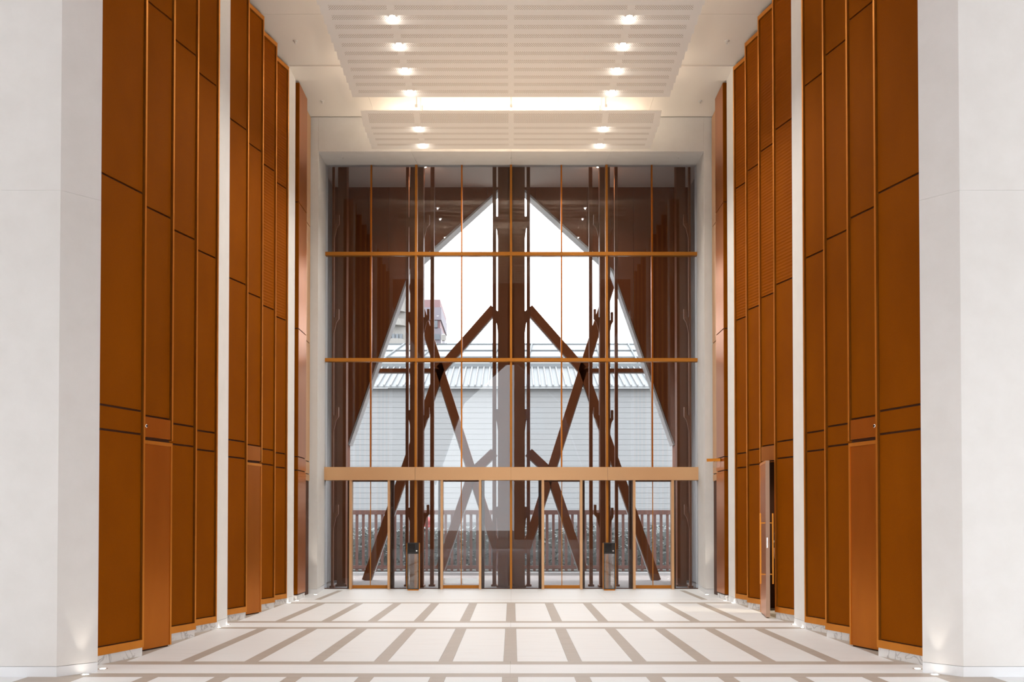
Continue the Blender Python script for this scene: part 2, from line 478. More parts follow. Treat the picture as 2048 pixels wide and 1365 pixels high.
for s in (-1, 1):
    for i, q in enumerate(far_sorted[s]):
        lamp(*q, f'{ORD[i]} round ceiling downlight from the glass front in the {names_side[s]} row', LAMP_W)
# unseen fill lamps added over the viewer to brighten the near piers
for s in (-1, 1):
    for i, D in enumerate((-4.0, 0.0, 4.0)):
        lamp(XC + s * 3.2, D, ZC - 0.08, f'added unseen lobby fill lamp behind the near piers, {names_side[s]} side, {ORD[i]} from the entrance', LOBBY_FILL_W, (0.97, 0.985, 1.0), 'added lobby fill lamps')
for s in (-1, 1):
    for i, D in enumerate((3.0, 6.5)):
        lamp(XC + s * 7.5, D, ZC - 0.08, f'added unseen lobby fill lamp near the {names_side[s]} pier, {ORD[i]} from the entrance', LOBBY_FILL_W, (0.97, 0.985, 1.0), 'added lobby fill lamps')

# sprinklers in the plain ceiling and in the soffit over the doors
for (px, py, lb) in ((591, 85, 'left edge of the ceiling, nearer one'), (645, 205, 'left edge of the ceiling, farther one'),
                     (1454, 85, 'right edge of the ceiling, nearer one'), (1400, 205, 'right edge of the ceiling, farther one')):
    p = UZ(px, py - 3, ZC)
    r = empty('sprinkler', p); tag(r, 'small white sprinkler head at the ' + lb, 'sprinkler', 'ceiling sprinklers')
    MB().lathe([(0.04, 0), (0.04, -0.012), (0.02, -0.015)], n=14).build('escutcheon', 'lamp_white', r)
    MB().lathe([(0.012, 0), (0.012, -0.05), (0.02, -0.055), (0.02, -0.06)], n=10).build('nozzle', 'lamp_white', r)

# ================================================================== SIDE WALLS
def wedge(tip_d, z0, z1, off, side, thin=False):
    """plan wedge behind one saw-tooth panel"""
    xt, xn = TIPX, TIPX - SLOPE * PITCH
    nx, ny = 0.958 * off, -0.286 * off
    xb = -4.96
    if thin:
        p = [(xn - nx, tip_d - PITCH - ny), (xt - nx, tip_d - ny), (xt - nx - 0.05, tip_d - ny), (xn - nx - 0.05, tip_d - PITCH - ny)]
    else:
        p = [(xn - nx, tip_d - PITCH), (xt - nx, tip_d - 0.004), (xb, tip_d - 0.004), (xb, tip_d - PITCH)]
    return p if side > 0 else mir(p)
def pan(tip_d, u0, u1, n0, n1, side):
    """plan rectangle in the panel's own frame: u from near end, n out of the wall"""
    ux, uy, nx, ny = 0.2856, 0.9584, 0.9584, -0.2856
    ox, oy = TIPX - ux * LP, tip_d - uy * LP
    p = [(ox + ux * u + nx * n, oy + uy * u + ny * n) for u, n in ((u0, n0), (u1, n0), (u1, n1), (u0, n1))]
    return p if side > 0 else mir(p)
LP = PITCH / 0.9584
JO = [2.63, 2.905, 5.505, 8.08]
GAP = 0.026
doors = {}
for nm, side in SIDES:
    wl = empty('wall_' + nm, (sx(side, -5.05), 16, 0))
    tag(wl, f'{nm} hall wall of tall saw-tooth bronze panels', kind='structure')
    def child(mb, name, material, parent=wl, bevel=0):
        o = mb.build(name, material, None, bevel)
        o.parent = parent
        base = Vector((0, 0, 0)); q = parent
        while q: base += Vector(q.location); q = q.parent
        o.location = -base
        return o
    mb = MB()
    if side > 0:
        mb.box(-5.3, -4.97, 9.9, DW + 0.3, 0, ZC + 0.1)
    else:
        a, b = sx(side, -4.97), sx(side, -5.3)
        mb.box(a, b, 9.9, 15.2, 0, ZC + 0.1); mb.box(a, b, 18.46, DW + 0.3, 0, ZC + 0.1); mb.box(a, b, 15.2, 18.46, 3.1, ZC + 0.1)
    child(mb, 'backing', 'white_plaster')
    for i, T in enumerate(TIPS):
        isdoor = i in (1, 5)
        opened = isdoor and side < 0 and i == 5
        thin = side < 0 and i in (4, 5, 6)
        fr = MB()
        zb = 0.0 if not opened else 2.63
        cut = 0.40 if (side < 0 and i == 6) else 0.0
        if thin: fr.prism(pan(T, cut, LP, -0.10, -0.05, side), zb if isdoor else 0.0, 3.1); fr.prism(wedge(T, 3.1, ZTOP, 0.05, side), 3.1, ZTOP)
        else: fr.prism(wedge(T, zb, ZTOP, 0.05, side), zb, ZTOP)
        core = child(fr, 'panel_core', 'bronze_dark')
        fr = MB()
        zs = 0.105 if not isdoor else 2.63
        fr.prism(pan(T, LP - 0.030, LP, -0.05, 0.0, side), zs, ZTOP)                  # far stile
        fr.prism(pan(T, 0.0, 0.03, -0.05, 0.0, side), 2.63 if cut else zs, ZTOP)
        fr.prism(pan(T, 0.03, LP - 0.03, -0.05, 0.0, side), ZTOP - 0.075, ZTOP)
        if not isdoor: fr.prism(pan(T, 0.03 + cut, LP - 0.03, -0.05, 0.0, side), 0.105, 0.195)
        frame = child(fr, 'panel_frame', 'bronze_frame')
        zz = ([0.195] if not isdoor else []) + JO + [ZTOP - 0.075]
        for j in range(len(zz) - 1):
            a, b = zz[j] + GAP / 2, zz[j + 1] - GAP / 2
            louv = i in (6, 7) and j == len(zz) - 3 or (side < 0 and i >= 4 and j >= len(zz) - 3) or (side > 0 and i in (6, 7) and j == len(zz) - 2)
            sheet = isdoor and j == 0
            pz = child(MB().prism(pan(T, 0.035 + (cut if j == 0 else 0), LP - 0.048, -0.046, -0.022 if not sheet else -0.004, side), a, b),
                  'header_sheet' if sheet else 'mesh_panel', 'bronze_sheet' if sheet else ('bronze_louvre' if louv else 'bronze_mesh'), frame)
        if not isdoor:
            child(MB().prism(pan(T, cut, LP, -0.045, -0.022, side), 0.0, 0.103), 'plinth_stone', 'marble_veined')
        else:
            doors[(nm, i)] = T

# lock cylinders and doors
def door_unit(n, side, T, opened, label):
    ux, uy = 0.2856, 0.9584
    hx, hy = TIPX, T                                        # hinge at the far tip
    d = empty('door_%d' % n, (sx(side, hx), hy, 0)); tag(d, label, kind='structure')
    def loc(u0, u1, n0, n1):                                # plan about the hinge, left-hand coordinates
        p = [(-ux * (LP - u) + 0.9584 * nn, -uy * (LP - u) - 0.2856 * nn) for u, nn in ((u0, n0), (u1, n0), (u1, n1), (u0, n1))]
        return p if side > 0 else [(-x, y) for x, y in p]
    MB().prism(loc(0.035, LP - 0.012, -0.045, -0.004), 0.02, 2.60).build('door_leaf', 'bronze_sheet', d)
    MB().prism(loc(0.035, LP - 0.012, -0.004, 0.002), 2.555, 2.60).build('top_rail', 'bronze_frame', d)
    MB().prism(loc(LP - 0.045, LP - 0.012, -0.004, 0.002), 0.02, 2.555).build('edge_trim', 'bronze_frame', d)
    if opened:
        MB().prism(loc(0.028, 0.035, -0.066, -0.002), 0.02, 2.60).build('leaf_edge', 'tan_edge', d)
        MB().prism(loc(0.035, LP - 0.03, -0.066, -0.045), 0.02, 2.60).build('rear_sheet', 'bronze_frame', d)
        MB().prism(loc(0.024, 0.029, -0.034, -0.014), 1.16, 1.33).build('latch_plate', 'steel', d)
        for nn in (0.075, -0.125):
            h = MB().prism(loc(0.12, 0.15, nn - 0.012, nn + 0.012), 0.56, 1.73)
            a, b = (-0.004, nn) if nn > 0 else (nn, -0.045)
            for z in (0.72, 1.57): h.prism(loc(0.128, 0.142, a, b), z - 0.008, z + 0.008)
            h.build('pull_handle', 'bronze_frame', d)
        d.rotation_euler = (0, 0, -math.radians(25.5) if side < 0 else math.radians(28))
    return d
door_unit(1, 1, TIPS[1], False, 'closed bronze sheet door in the near left panel bay')
door_unit(2, 1, TIPS[5], False, 'closed bronze sheet door in the far left panel bay')
door_unit(3, -1, TIPS[1], False, 'closed bronze sheet door in the near right panel bay')
door_unit(4, -1, TIPS[5], True, 'bronze door standing ajar in the far right panel bay')
for side, nm in ((1, 'left'), (-1, 'right')):
    p = pan(TIPS[1], 0.43, 0.43, 0, 0, side)[0]
    r = empty('door_sensor', (p[0], p[1], 2.775)); tag(r, f'small round chrome sensor above the near {nm} bronze door', 'sensor')
    r.rotation_euler = (math.radians(90), 0, math.radians(73) if side > 0 else math.radians(-73))
    MB().lathe([(0.022, -0.02), (0.022, 0.012), (0.016, 0.016)], n=16).build('bezel', 'steel', r)
    MB().lathe([(0.013, 0.016), (0.010, 0.022), (0.003, 0.024)], n=12).build('lens', 'black_plastic', r)

# box-shaped bronze pier and narrow bay before the front portal
for nm, side in SIDES:
    q = empty('bronze_pier', (sx(side, -4.6), 19.55, 0)); tag(q, f'bronze clad box pier beside the {nm} end of the glass front', 'pier', 'bronze box piers')
    def kid(mb, name, material):
        o = mb.build(name, material, q); o.location = -Vector(q.location); return o
    x0, x1 = sx(side, -4.95), sx(side, -4.33)
    kid(MB().box(x0, sx(side, -4.355), 19.2, 19.92, 0.10, ZC - 0.03), 'core', 'bronze_dark')
    zz = [0.115] + JO + [ZC - 0.025]
    for j in range(len(zz) - 1):
        a, b = zz[j] + 0.011, zz[j + 1] - 0.011
        kid(MB().box(sx(side, -4.94), sx(side, -4.332), 19.17, 19.20, a, b), 'front_sheet', 'bronze_mesh')
        kid(MB().box(sx(side, -4.355), sx(side, -4.33), 19.205, 19.92, a, b), 'side_sheet', 'bronze_sheet')
    kid(MB().box(x0, sx(side, -4.345), 19.19, 19.92, 0.0, 0.10), 'plinth_stone', 'marble_veined')
    q = empty('narrow_bronze_panel', (sx(side, -4.6), 20.4, 0)); tag(q, f'narrow bronze panel strip between the box pier and the {nm} window jamb', 'panel')
    kid(MB().box(sx(side, -4.95), sx(side, -4.475), 19.93, 20.88, 0.0, ZC - 0.03), 'core', 'bronze_dark')
    for j in range(len(zz) - 1):
        a, b = zz[j] + 0.011, zz[j + 1] - 0.011
        if j == 0: kid(MB().box(sx(side, -4.475), sx(side, -4.465), 19.95, 20.8, 0.02, 2.45), 'low_door', 'bronze_dark'); a = 2.48
        kid(MB().box(sx(side, -4.475), sx(side, -4.452), 19.95, 20.85, a, b), 'sheet', 'bronze_light')

# ================================================================== WHITE PIERS
def column(label, plan, z1, group, plinth=0.104, joint=None):
    cx = sum(p[0] for p in plan) / len(plan); cy = sum(p[1] for p in plan) / len(plan)
    r = empty('white_pier', (cx, cy, 0)); tag(r, label, 'pier', group)
    pl = [(x - cx, y - cy) for x, y in plan]
    zs = [plinth + 0.004] + (joint or []) + [z1]
    for a, b in zip(zs[:-1], zs[1:]):
        MB().prism(pl, a, b - (0.002 if b != z1 else 0)).build('shaft', 'white_plaster', r)
    MB().prism(pl, 0.0, plinth).build('plinth', 'marble_white', r)
    return r
for nm, side in SIDES:
    pl = [(-14, 9.78), (-4.677, 9.78), (-4.395, 10.10), (-4.80, 10.34), (-14, 10.34)]
    column(f'broad white plaster pier filling the near {nm} edge of the view', pl if side > 0 else mir(pl), ZC + 0.02, 'near white piers', joint=[5.03])
    pl = [(-4.97, 14.10), (-4.40, 14.10), (-4.40, 14.70), (-4.97, 14.70)]
    column(f'slim white pilaster between the near and far {nm} panel bays', pl if side > 0 else mir(pl), ZC, 'slim white pilasters')
    pl = [(-4.97, 18.47), (-4.385, 18.47), (-4.385, 19.08), (-4.97, 19.08)]
    column(f'slim white pilaster between the far {nm} panel bay and the bronze box pier', pl if side > 0 else mir(pl), ZC, 'slim white pilasters')

# portal round the glass front: jambs and sloping soffit
por = empty('trim_1', (XC, 20.9, 0)); tag(por, 'white plaster portal framing the tall glass front', kind='structure')
Zs0, Zs1 = 9.79, 10.08
for nm, side in SIDES:
    p = [(-4.96, 20.9), (-4.29, 20.9), (-4.43, DW), (-4.43, DW + 0.25), (-4.96, DW + 0.25)]
    p = p if side > 0 else mir(p)
    for (a, b, n, m) in ((0.0, 0.104, 'plinth', 'marble_white'), (0.108, ZC, 'jamb', 'white_plaster')):
        o = MB().prism(p, a, b).build(n, m, por); o.location = -Vector(por.location)
for k in range(4):
    xa, xb = XC - 4.44 + 2.22 * k, XC - 4.44 + 2.22 * (k + 1)
    m = MB()
    a, b = xa + 0.002, xb - 0.002
    if k == 0: a = -4.288
    if k == 3: b = 2 * XC + 4.288
    aw = a if k else XC - 4.44; bw = b if k < 3 else XC + 4.44
    vs_ = [(a, 20.9, Zs0), (b, 20.9, Zs0), (b, 20.9, ZC), (a, 20.9, ZC), (aw, DW + 0.25, Zs1 + 0.04), (bw, DW + 0.25, Zs1 + 0.04), (bw, DW + 0.25, ZC), (aw, DW + 0.25, ZC)]
    m.v = vs_; m.f = [[0, 1, 2, 3], [5, 4, 7, 6], [4, 5, 1, 0], [3, 2, 6, 7], [4, 0, 3, 7], [1, 5, 6, 2]]
    o = m.build('soffit_panel', 'white_plaster', por); o.location = -Vector(por.location)
for px in (686, 1022, 1357):
    p = U(px, 316, 21.6)
    r = empty('sprinkler', (p.x, 21.6, Zs0 + (Zs1 - Zs0) * 0.45 + 0.015))
    tag(r, 'tiny sprinkler head in the sloping soffit above the ' + {686: 'left', 1022: 'middle', 1357: 'right'}[px] + ' of the glass front', 'sprinkler', 'soffit sprinklers')
    MB().lathe([(0.03, 0.01), (0.03, -0.008), (0.012, -0.012), (0.012, -0.035)], n=12).build('head', 'lamp_white', r)

# ================================================================== GLASS FRONT
win = empty('window_1', (XC, DW, 0)); tag(win, 'tall bronze framed glass front with two transoms', kind='structure')
def wk(mb, name, material, parent=win, bevel=0):
    o = mb.build(name, material, parent, bevel); o.location = -Vector(win.location) if parent is win else (0, 0, 0); return o
def wx(x, y=1000): return U(x, y, DW).x
def wz(y): return U(1024, y, DW).z
TH = [wx(831.6), wx(1022), wx(1214)]
TN = [wx(741), wx(923), wx(1123.3), wx(1305)]
XE = (XC - 4.43, XC + 4.43)
ZB0, ZB1 = wz(961.5), wz(935.5)
ZT = [wz(721), wz(509)]
for x in TH:
    wk(MB().box(x - 0.026, x + 0.026, DW - 0.05, DW + 0.10, 0, Zs1 + 0.02), 'mullion', 'mullion_bronze')
for x in TN:
    wk(MB().box(x - 0.017, x + 0.017, DW - 0.02, DW + 0.06, ZB1, Zs1 + 0.02), 'thin_mullion', 'bronze_sheet')
for z in ZT:
    wk(MB().box(XE[0], XE[1], DW - 0.07, DW + 0.08, z - 0.04, z + 0.04), 'transom', 'mullion_bronze')
xs = [XE[0]] + sorted(TH) + [XE[1]]
for a, b in zip(xs[:-1], xs[1:]):
    wk(MB().box(a + 0.002, b - 0.002, DW - 0.16, DW + 0.16, ZB0, ZB1), 'door_beam', 'bronze_light')
xs = sorted([XE[0]] + TH + TN + [XE[1]])
for (z0, z1) in ((ZB1, ZT[0] - 0.04), (ZT[0] + 0.04, ZT[1] - 0.04), (ZT[1] + 0.04, Zs1 + 0.02)):
    for a, b in zip(xs[:-1], xs[1:]):
        wk(MB().box(a + 0.012, b - 0.012, DW, DW + 0.012, z0 + 0.003, z1 - 0.003), 'pane', 'clear_glass')
# glass doors
DOORS = [(700.2, 705.4, 776.6, 781.2, 'leftmost glass door under the bronze beam'), (881.7, 886.6, 958.2, 963.0, 'glass door left of the centre mullion'),
         (1082.9, 1088, 1159.3, 1164.2, 'glass door right of the centre mullion'), (1264.9, 1269.8, 1341.4, 1346.3, 'rightmost glass door under the bronze beam')]
spans = []
for n, (a0, a1, b0, b1, lb) in enumerate(DOORS):
    X0, X1, X2, X3 = (wx(v, 1100) for v in (a0, a1, b0, b1))
    d = empty('door_%d' % (n + 5), ((X0 + X3) / 2, DW, 0)); tag(d, lb + ' with bronze posts', kind='structure')
    def dk(mb, name, material):
        o = mb.build(name, material, d); o.location = -Vector(d.location); return o
    dk(MB().box(X0, X1, DW - 0.14, DW + 0.05, 0, ZB0), 'door_post', 'bronze_light')
    dk(MB().box(X2, X3, DW - 0.14, DW + 0.05, 0, ZB0), 'door_post', 'bronze_light')
    so = 0.065
    dk(MB().box(X0 - so, X0 - 0.001, DW + 0.02, DW + 0.22, 0, ZB0), 'rear_post', 'bronze_dark')
    dk(MB().box(X3 + 0.001, X3 + so, DW + 0.02, DW + 0.22, 0, ZB0), 'rear_post', 'bronze_dark')
    dk(MB().box(X1, X2, DW - 0.02, DW + 0.03, 0.012, 0.088), 'bottom_rail', 'mullion_bronze')
    dk(MB().box(X1, X2, DW - 0.02, DW + 0.03, ZB0 - 0.03, ZB0), 'top_rail', 'bronze_dark')
    xm = (X1 + X2) / 2
    dk(MB().box(X1 + 0.002, xm - 0.004, DW, DW + 0.012, 0.088, ZB0 - 0.03), 'pane', 'clear_glass')
    dk(MB().box(xm + 0.004, X2 - 0.002, DW, DW + 0.012, 0.088, ZB0 - 0.03), 'pane', 'clear_glass')
    dk(MB().box(xm - 0.009, xm + 0.009, DW - 0.01, DW + 0.02, 0.088, ZB0 - 0.03), 'meeting_stile', 'mullion_bronze')
    if n == 1: dk(MB().box(X1, X2, DW + 0.2, DW + 0.22, 0.10, 0.24), 'kick_plate', 'steel')
    spans += [X0, X3]
edge = [XE[0]] + sorted(spans + TH) + [XE[1]]
for a, b in zip(edge[:-1], edge[1:]):
    mid = (a + b) / 2
    if any(X0 < mid < X3 for X0, X3 in zip(spans[::2], spans[1::2])): continue
    wk(MB().box(a + 0.004, b - 0.004, DW, DW + 0.012, 0.02, ZB0), 'pane', 'clear_glass')
    wk(MB().box(a + 0.004, b - 0.004, DW - 0.015, DW + 0.03, 0.0, 0.02), 'sill_strip', 'bronze_dark')

# kiosks in front of the mullions
for px, lb in ((826.5, 'left'), (1218.5, 'right')):
    D = 22.0
    x = U(px, 1150, D).x
    r = empty('kiosk', (x, D, 0)); tag(r, f'slim glass and bronze kiosk with black head before the {lb} mullion', 'kiosk', 'glass door kiosks')
    wv, dp = 0.135, 0.07
    MB().box(-wv + 0.012, wv - 0.012, -dp, dp, 0, 0.025).build('base_plate', 'bronze_frame', r)
    m = MB()
    for s in (-1, 1): m.box(s * (wv - 0.012), s * wv, -dp, dp, 0.025, 1.10)
    m.box(-wv, wv, -dp, dp, 0.025, 0.04)
    m.build('edge_frame', 'black_plastic', r)
    for s in (-1, 1): MB().box(s * wv, s * (wv + 0.014), -dp * 0.6, dp, 0.03, 1.09).build('side_strip', 'bronze_frame', r)
    MB().box(-wv + 0.012, wv - 0.012, -dp + 0.01, -dp + 0.02, 0.04, 0.845).build('front_glass', 'kiosk_glass', r)
    MB().box(-wv + 0.012, wv - 0.012, dp - 0.02, dp - 0.01, 0.04, 0.845).build('back_glass', 'kiosk_glass', r)
    h = MB().box(-wv + 0.012, wv - 0.012, -dp, dp, 0.845, 1.10).build('head', 'black_plastic', r)
    MB().box(-wv + 0.025, wv * 0.35, -dp - 0.004, -dp, 0.88, 1.075).build('screen', 'black_screen', h)
    MB().box(wv * 0.5, wv * 0.75, -dp - 0.004, -dp, 0.90, 0.93).build('card_slot', 'steel', h)

# recessed floor uplights
UPL = [(171, 1350.5), (205.5, 1338.8), (436.5, 1256.5), (454, 1250.5), (578, 1206.8), (594, 1202.3), (631, 1190.3)]
UPT = ['on the front corner of the near', 'behind the near', 'at the front of the first slim', 'behind the first slim', 'at the front of the second slim', 'behind the second slim', 'at the foot of the window jamb beside the']
for nm, side in SIDES:
    for i, (px, py) in enumerate(UPL):
        p = UZ(px, py, 0.0)
        x = p.x if side > 0 else 2 * XC - p.x
        lb = (f'round floor uplight {UPT[i]} {nm} white pier' if i < 2 else f'round floor uplight {UPT[i]} {nm} white pilaster' if i < 6 else f'round floor uplight at the foot of the {nm} window jamb')
        r = empty('floor_uplight', (x, p.y, 0)); tag(r, lb, 'floor light', 'recessed floor uplights')
        MB().lathe([(0.052, -0.01), (0.052, 0.003), (0.034, 0.004)], n=18).build('bezel', 'steel', r)
        MB().lathe([(0.032, -0.01), (0.032, 0.005), (0.01, 0.006)], n=16).build('lens', 'uplight_glow', r)
        ld = bpy.data.lights.new('ceiling_wash', 'SPOT'); ld.energy = WASH_W; ld.color = (1.0, 0.77, 0.54)
        ld.spot_size = math.radians(47); ld.spot_blend = 0.9; ld.shadow_soft_size = 0.03
        lo = bpy.data.objects.new('ceiling_wash', ld); COL.objects.link(lo); lo.parent = r; lo.location = (0, 0, 0.03)
        lo.rotation_euler = Vector((XC - x, 0.5 if p.y < 15 else -0.2, 9.5)).to_track_quat('-Z', 'Y').to_euler()
        if i in (0, 6):
            ld = bpy.data.lights.new('uplight_beam', 'SPOT'); ld.energy = 5 if i == 0 else 24; ld.color = (1.0, 0.9, 0.78)
            ld.spot_size = math.radians(44); ld.spot_blend = 0.6; ld.shadow_soft_size = 0.02
            lo = bpy.data.objects.new('uplight_beam', ld); COL.objects.link(lo); lo.parent = r; lo.location = (0, 0, 0.03)
            lo.rotation_euler = (math.radians(180), 0, 0)

# projecting sign arm on the right box pier
p0 = U(1450, 920, 19.45); p1 = U(1413.5, 924, 19.6)
sg = empty('sign_arm', (p0.x, 19.5, p0.z)); tag(sg, 'thin bronze bar projecting from the right box pier', 'sign bracket')
MB().bar((-0.08, 0, 0), (p1.x - p0.x, 0.1, p1.z - p0.z + 0.03), 0.03, 0.06, up=(0, 0, 1)).build('arm', 'bronze_frame', sg)
MB().box(-0.23, -0.085, 0.03, 0.036, -0.16, -0.03).build('acrylic_tab', 'kiosk_glass', sg)

# small room behind the open door, and the person in it
rm = empty('wall_back_room', (5.6, 16.9, 0)); tag(rm, 'plain ochre walls of the small room behind the open door', kind='structure')
def rk(mb, name, material):
    o = mb.build(name, material, rm); o.location = -Vector(rm.location); return o
rk(MB().box(4.75, 6.9, 18.36, 18.45, 0, 3.1), 'end_wall', 'room_wall')
rk(MB().box(4.75, 6.9, 15.1, 15.2, 0, 3.1), 'end_wall', 'room_wall')
rk(MB().box(6.8, 6.9, 15.2, 18.36, 0, 3.1), 'long_wall', 'room_wall')
rk(MB().box(4.7, 6.9, 15.1, 18.45, 3.1, 3.2), 'room_ceiling', 'room_wall')
rk(MB().box(4.95, 6.9, 15.1, 18.45, -0.06, -0.005), 'room_floor', 'marble_taupe')

def person(x, y, rz):
    root = empty('person', (x, y, 0)); tag(root, 'person in dark patterned top and black trousers behind the door ajar', 'person')
    def skin(name, pts, edges, radii, material, parent, sub=2):
        me = bpy.data.meshes.new(name); me.from_pydata(pts, edges, []); me.update()
        o = bpy.data.objects.new(name, me); COL.objects.link(o); o.parent = parent
        me.materials.append(MATS[material])
        md = o.modifiers.new('skin', 'SKIN'); md.use_smooth_shade = True
        sv = me.skin_vertices[0].data if me.skin_vertices else None
        if sv is None:
            bm = bmesh.new(); bm.from_mesh(me); bm.verts.layers.skin.verify(); bm.to_mesh(me); bm.free(); sv = me.skin_vertices[0].data
        for i, r in enumerate(radii): sv[i].radius = (r, r) if not isinstance(r, tuple) else r
        sv[0].use_root = True
        ss = o.modifiers.new('sub', 'SUBSURF'); ss.levels = 1; ss.render_levels = sub
        return o
    pts = [(0, 0, 0.93), (0, 0, 1.12), (0, -0.01, 1.33), (0, 0, 1.43), (0, -0.01, 1.50), (0, -0.02, 1.56), (0, -0.02, 1.66),
           (-0.09, 0, 0.86), (-0.10, -0.02, 0.48), (-0.10, 0.02, 0.09), (-0.10, -0.13, 0.035),
           (0.09, 0, 0.86), (0.10, -0.02, 0.48), (0.10, 0.02, 0.09), (0.10, -0.13, 0.035),
           (-0.17, 0, 1.38), (-0.22, 0.01, 1.12), (-0.21, -0.06, 0.90), (0.17, 0, 1.38), (0.22, 0.01, 1.12), (0.21, -0.06, 0.90)]
    ed = [(0, 1), (1, 2), (2, 3), (3, 4), (4, 5), (5, 6), (0, 7), (7, 8), (8, 9), (9, 10), (0, 11), (11, 12), (12, 13), (13, 14), (2, 15), (15, 16), (16, 17), (2, 18), (18, 19), (19, 20)]
    rd = [(0.15, 0.11), (0.135, 0.10), (0.15, 0.11), 0.075, 0.052, 0.085, 0.075, 0.09, 0.062, 0.042, 0.04, 0.09, 0.062, 0.042, 0.04, 0.06, 0.045, 0.032, 0.06, 0.045, 0.032]
    body = skin('body', pts, ed, rd, 'skin', root)
    skin('patterned_top', [(0, 0, 0.92), (0, 0, 1.12), (0, -0.01, 1.33), (0, 0, 1.42), (-0.175, 0, 1.375), (-0.225, 0.01, 1.10), (0.175, 0, 1.375), (0.225, 0.01, 1.10)],
         [(0, 1), (1, 2), (2, 3), (2, 4), (4, 5), (2, 6), (6, 7)], [(0.17, 0.13), (0.15, 0.115), (0.165, 0.125), 0.085, 0.072, 0.058, 0.072, 0.058], 'patterned_cloth', root)
    skin('trousers', [(0, 0, 0.95), (-0.09, 0, 0.84), (-0.10, -0.02, 0.48), (-0.10, 0.02, 0.12), (0.09, 0, 0.84), (0.10, -0.02, 0.48), (0.10, 0.02, 0.12)],
         [(0, 1), (1, 2), (2, 3), (0, 4), (4, 5), (5, 6)], [(0.165, 0.12), 0.105, 0.08, 0.065, 0.105, 0.08, 0.065], 'trousers', root)
    for s in (-1, 1):
        skin('hand', [(s * 0.21, -0.06, 0.90), (s * 0.208, -0.08, 0.83), (s * 0.205, -0.105, 0.75), (s * 0.205, -0.085, 0.745), (s * 0.205, -0.065, 0.75), (s * 0.205, -0.047, 0.765), (s * 0.20, -0.125, 0.80)],
             [(0, 1), (1, 2), (1, 3), (1, 4), (1, 5), (0, 6)], [0.03, 0.028, 0.009, 0.009, 0.009, 0.009, 0.010], 'skin', root, 1)
        MB().box(s * 0.10 - 0.045, s * 0.10 + 0.045, -0.19, 0.07, 0.0, 0.075).build('shoe', 'black_plastic', root, bevel=0.03)
    hair = MB().lathe([(0.03, 1.75), (0.075, 1.735), (0.098, 1.68), (0.098, 1.60), (0.085, 1.53), (0.05, 1.50)], cx=0, cy=0.012, n=18).build('hair', 'hair', root, smooth=True)
    MB().lathe([(0.018, 1.635), (0.022, 1.61), (0.006, 1.60)], cx=0, cy=-0.105, n=8).build('nose', 'skin', root, smooth=True)
    root.rotation_euler = (0, 0, rz)
lamp(5.4, 16.3, 3.02, 'downlight in the ceiling of the small room behind the open door', 140.0, (1.0, 0.85, 0.6), 'back room light')
person(4.90, 17.05, math.radians(15))

# ================================================================== OUTSIDE, FRONT: cavity steel
DS = 23.5                        # steel posts behind the glass
def post(label, xa, xb, ytop, ybot, D, depth, cat='steel post', grp='brown steel posts behind the glass', name='steel_post', brackets=()):
    a, b = U(xa, 1000, D).x, U(xb, 1000, D).x
    r = empty(name, ((a + b) / 2, D, 0)); tag(r, label, cat, grp)
    h = (b - a) / 2
    m = MB(); z1 = 10.9
    m.box(-h, h, -depth / 2, depth / 2, 0, z1).build('shaft', 'brown_steel', r)
    MB().box(-h - 0.03, h + 0.03, -depth / 2 - 0.03, depth / 2 + 0.03, -0.04, 0.02).build('base_plate', 'brown_steel', r)
    for (py, s, ln) in brackets:
        z = U(1024, py, D).z
        x0 = s * h
        MB().slab([(x0 - s * 0.01, z + 0.02), (x0 + s * ln, z + 0.02), (x0 + s * ln, z - 0.03), (x0 + s * ln * 0.55, z - 0.10), (x0 - s * 0.01, z - 0.42)], -0.03, 0.03).build('bracket', 'brown_steel', r)
        MB().box(x0 + s * (ln - 0.05), x0 + s * (ln + 0.01), -0.05, 0.05, z - 0.02, z + 0.22).build('clamp', 'brown_steel', r)
    return r
BR = [448, 637, 833, 1028]
post('wide brown steel column behind the left mullion', 821.0, 847.2, 0, 0, DS, 0.35, 'steel column', 'brown steel columns behind the glass', 'steel_column', [(y, 1, 0.13) for y in BR] + [(y + 6, -1, 0.04) for y in BR])
post('wide brown steel column behind the right mullion', 1199.0, 1219.5, 0, 0, DS, 0.35, 'steel column', 'brown steel columns behind the glass', 'steel_column', [(y, -1, 0.13) for y in BR] + [(y + 6, 1, 0.08) for y in BR])
post('thin brown post left of the left steel column', 811.3, 817.0, 0, 0, DS + 0.3, 0.12)
post('thin brown post right of the left steel column', 860.5, 867.9, 0, 0, DS + 0.3, 0.12)
post('thin brown post left of the right steel column', 1178.4, 1185.2, 0, 0, DS + 0.3, 0.12)
post('thin brown post right of the right steel column', 1229.7, 1236.0, 0, 0, DS + 0.3, 0.12)
post('left outer post of the central steel cluster', 985.0, 992.6, 0, 0, DS + 0.3, 0.12)
post('right outer post of the central steel cluster', 1053.4, 1060.2, 0, 0, DS + 0.3, 0.12)
post('left column of the central steel cluster', 995.9, 1016.0, 0, 0, DS, 0.3, 'steel column', 'brown steel columns behind the glass', 'steel_column', [(y + 4, -1, 0.05) for y in BR])
post('right column of the central steel cluster', 1028.0, 1049.6, 0, 0, DS, 0.3, 'steel column', 'brown steel columns behind the glass', 'steel_column', [(y + 4, 1, 0.05) for y in BR])
post('brown back plate closing the central steel cluster', 1012.0, 1034.0, 0, 0, DS + 0.25, 0.06, 'steel plate')
post('slim brown post beside the left window jamb', 663.3, 667.2, 0, 0, DS - 0.2, 0.10, brackets=[(y, 1, 0.11) for y in BR])
post('slim brown post beside the right window jamb', 1378.3, 1382.5, 0, 0, DS - 0.2, 0.10, brackets=[(y, -1, 0.11) for y in BR])
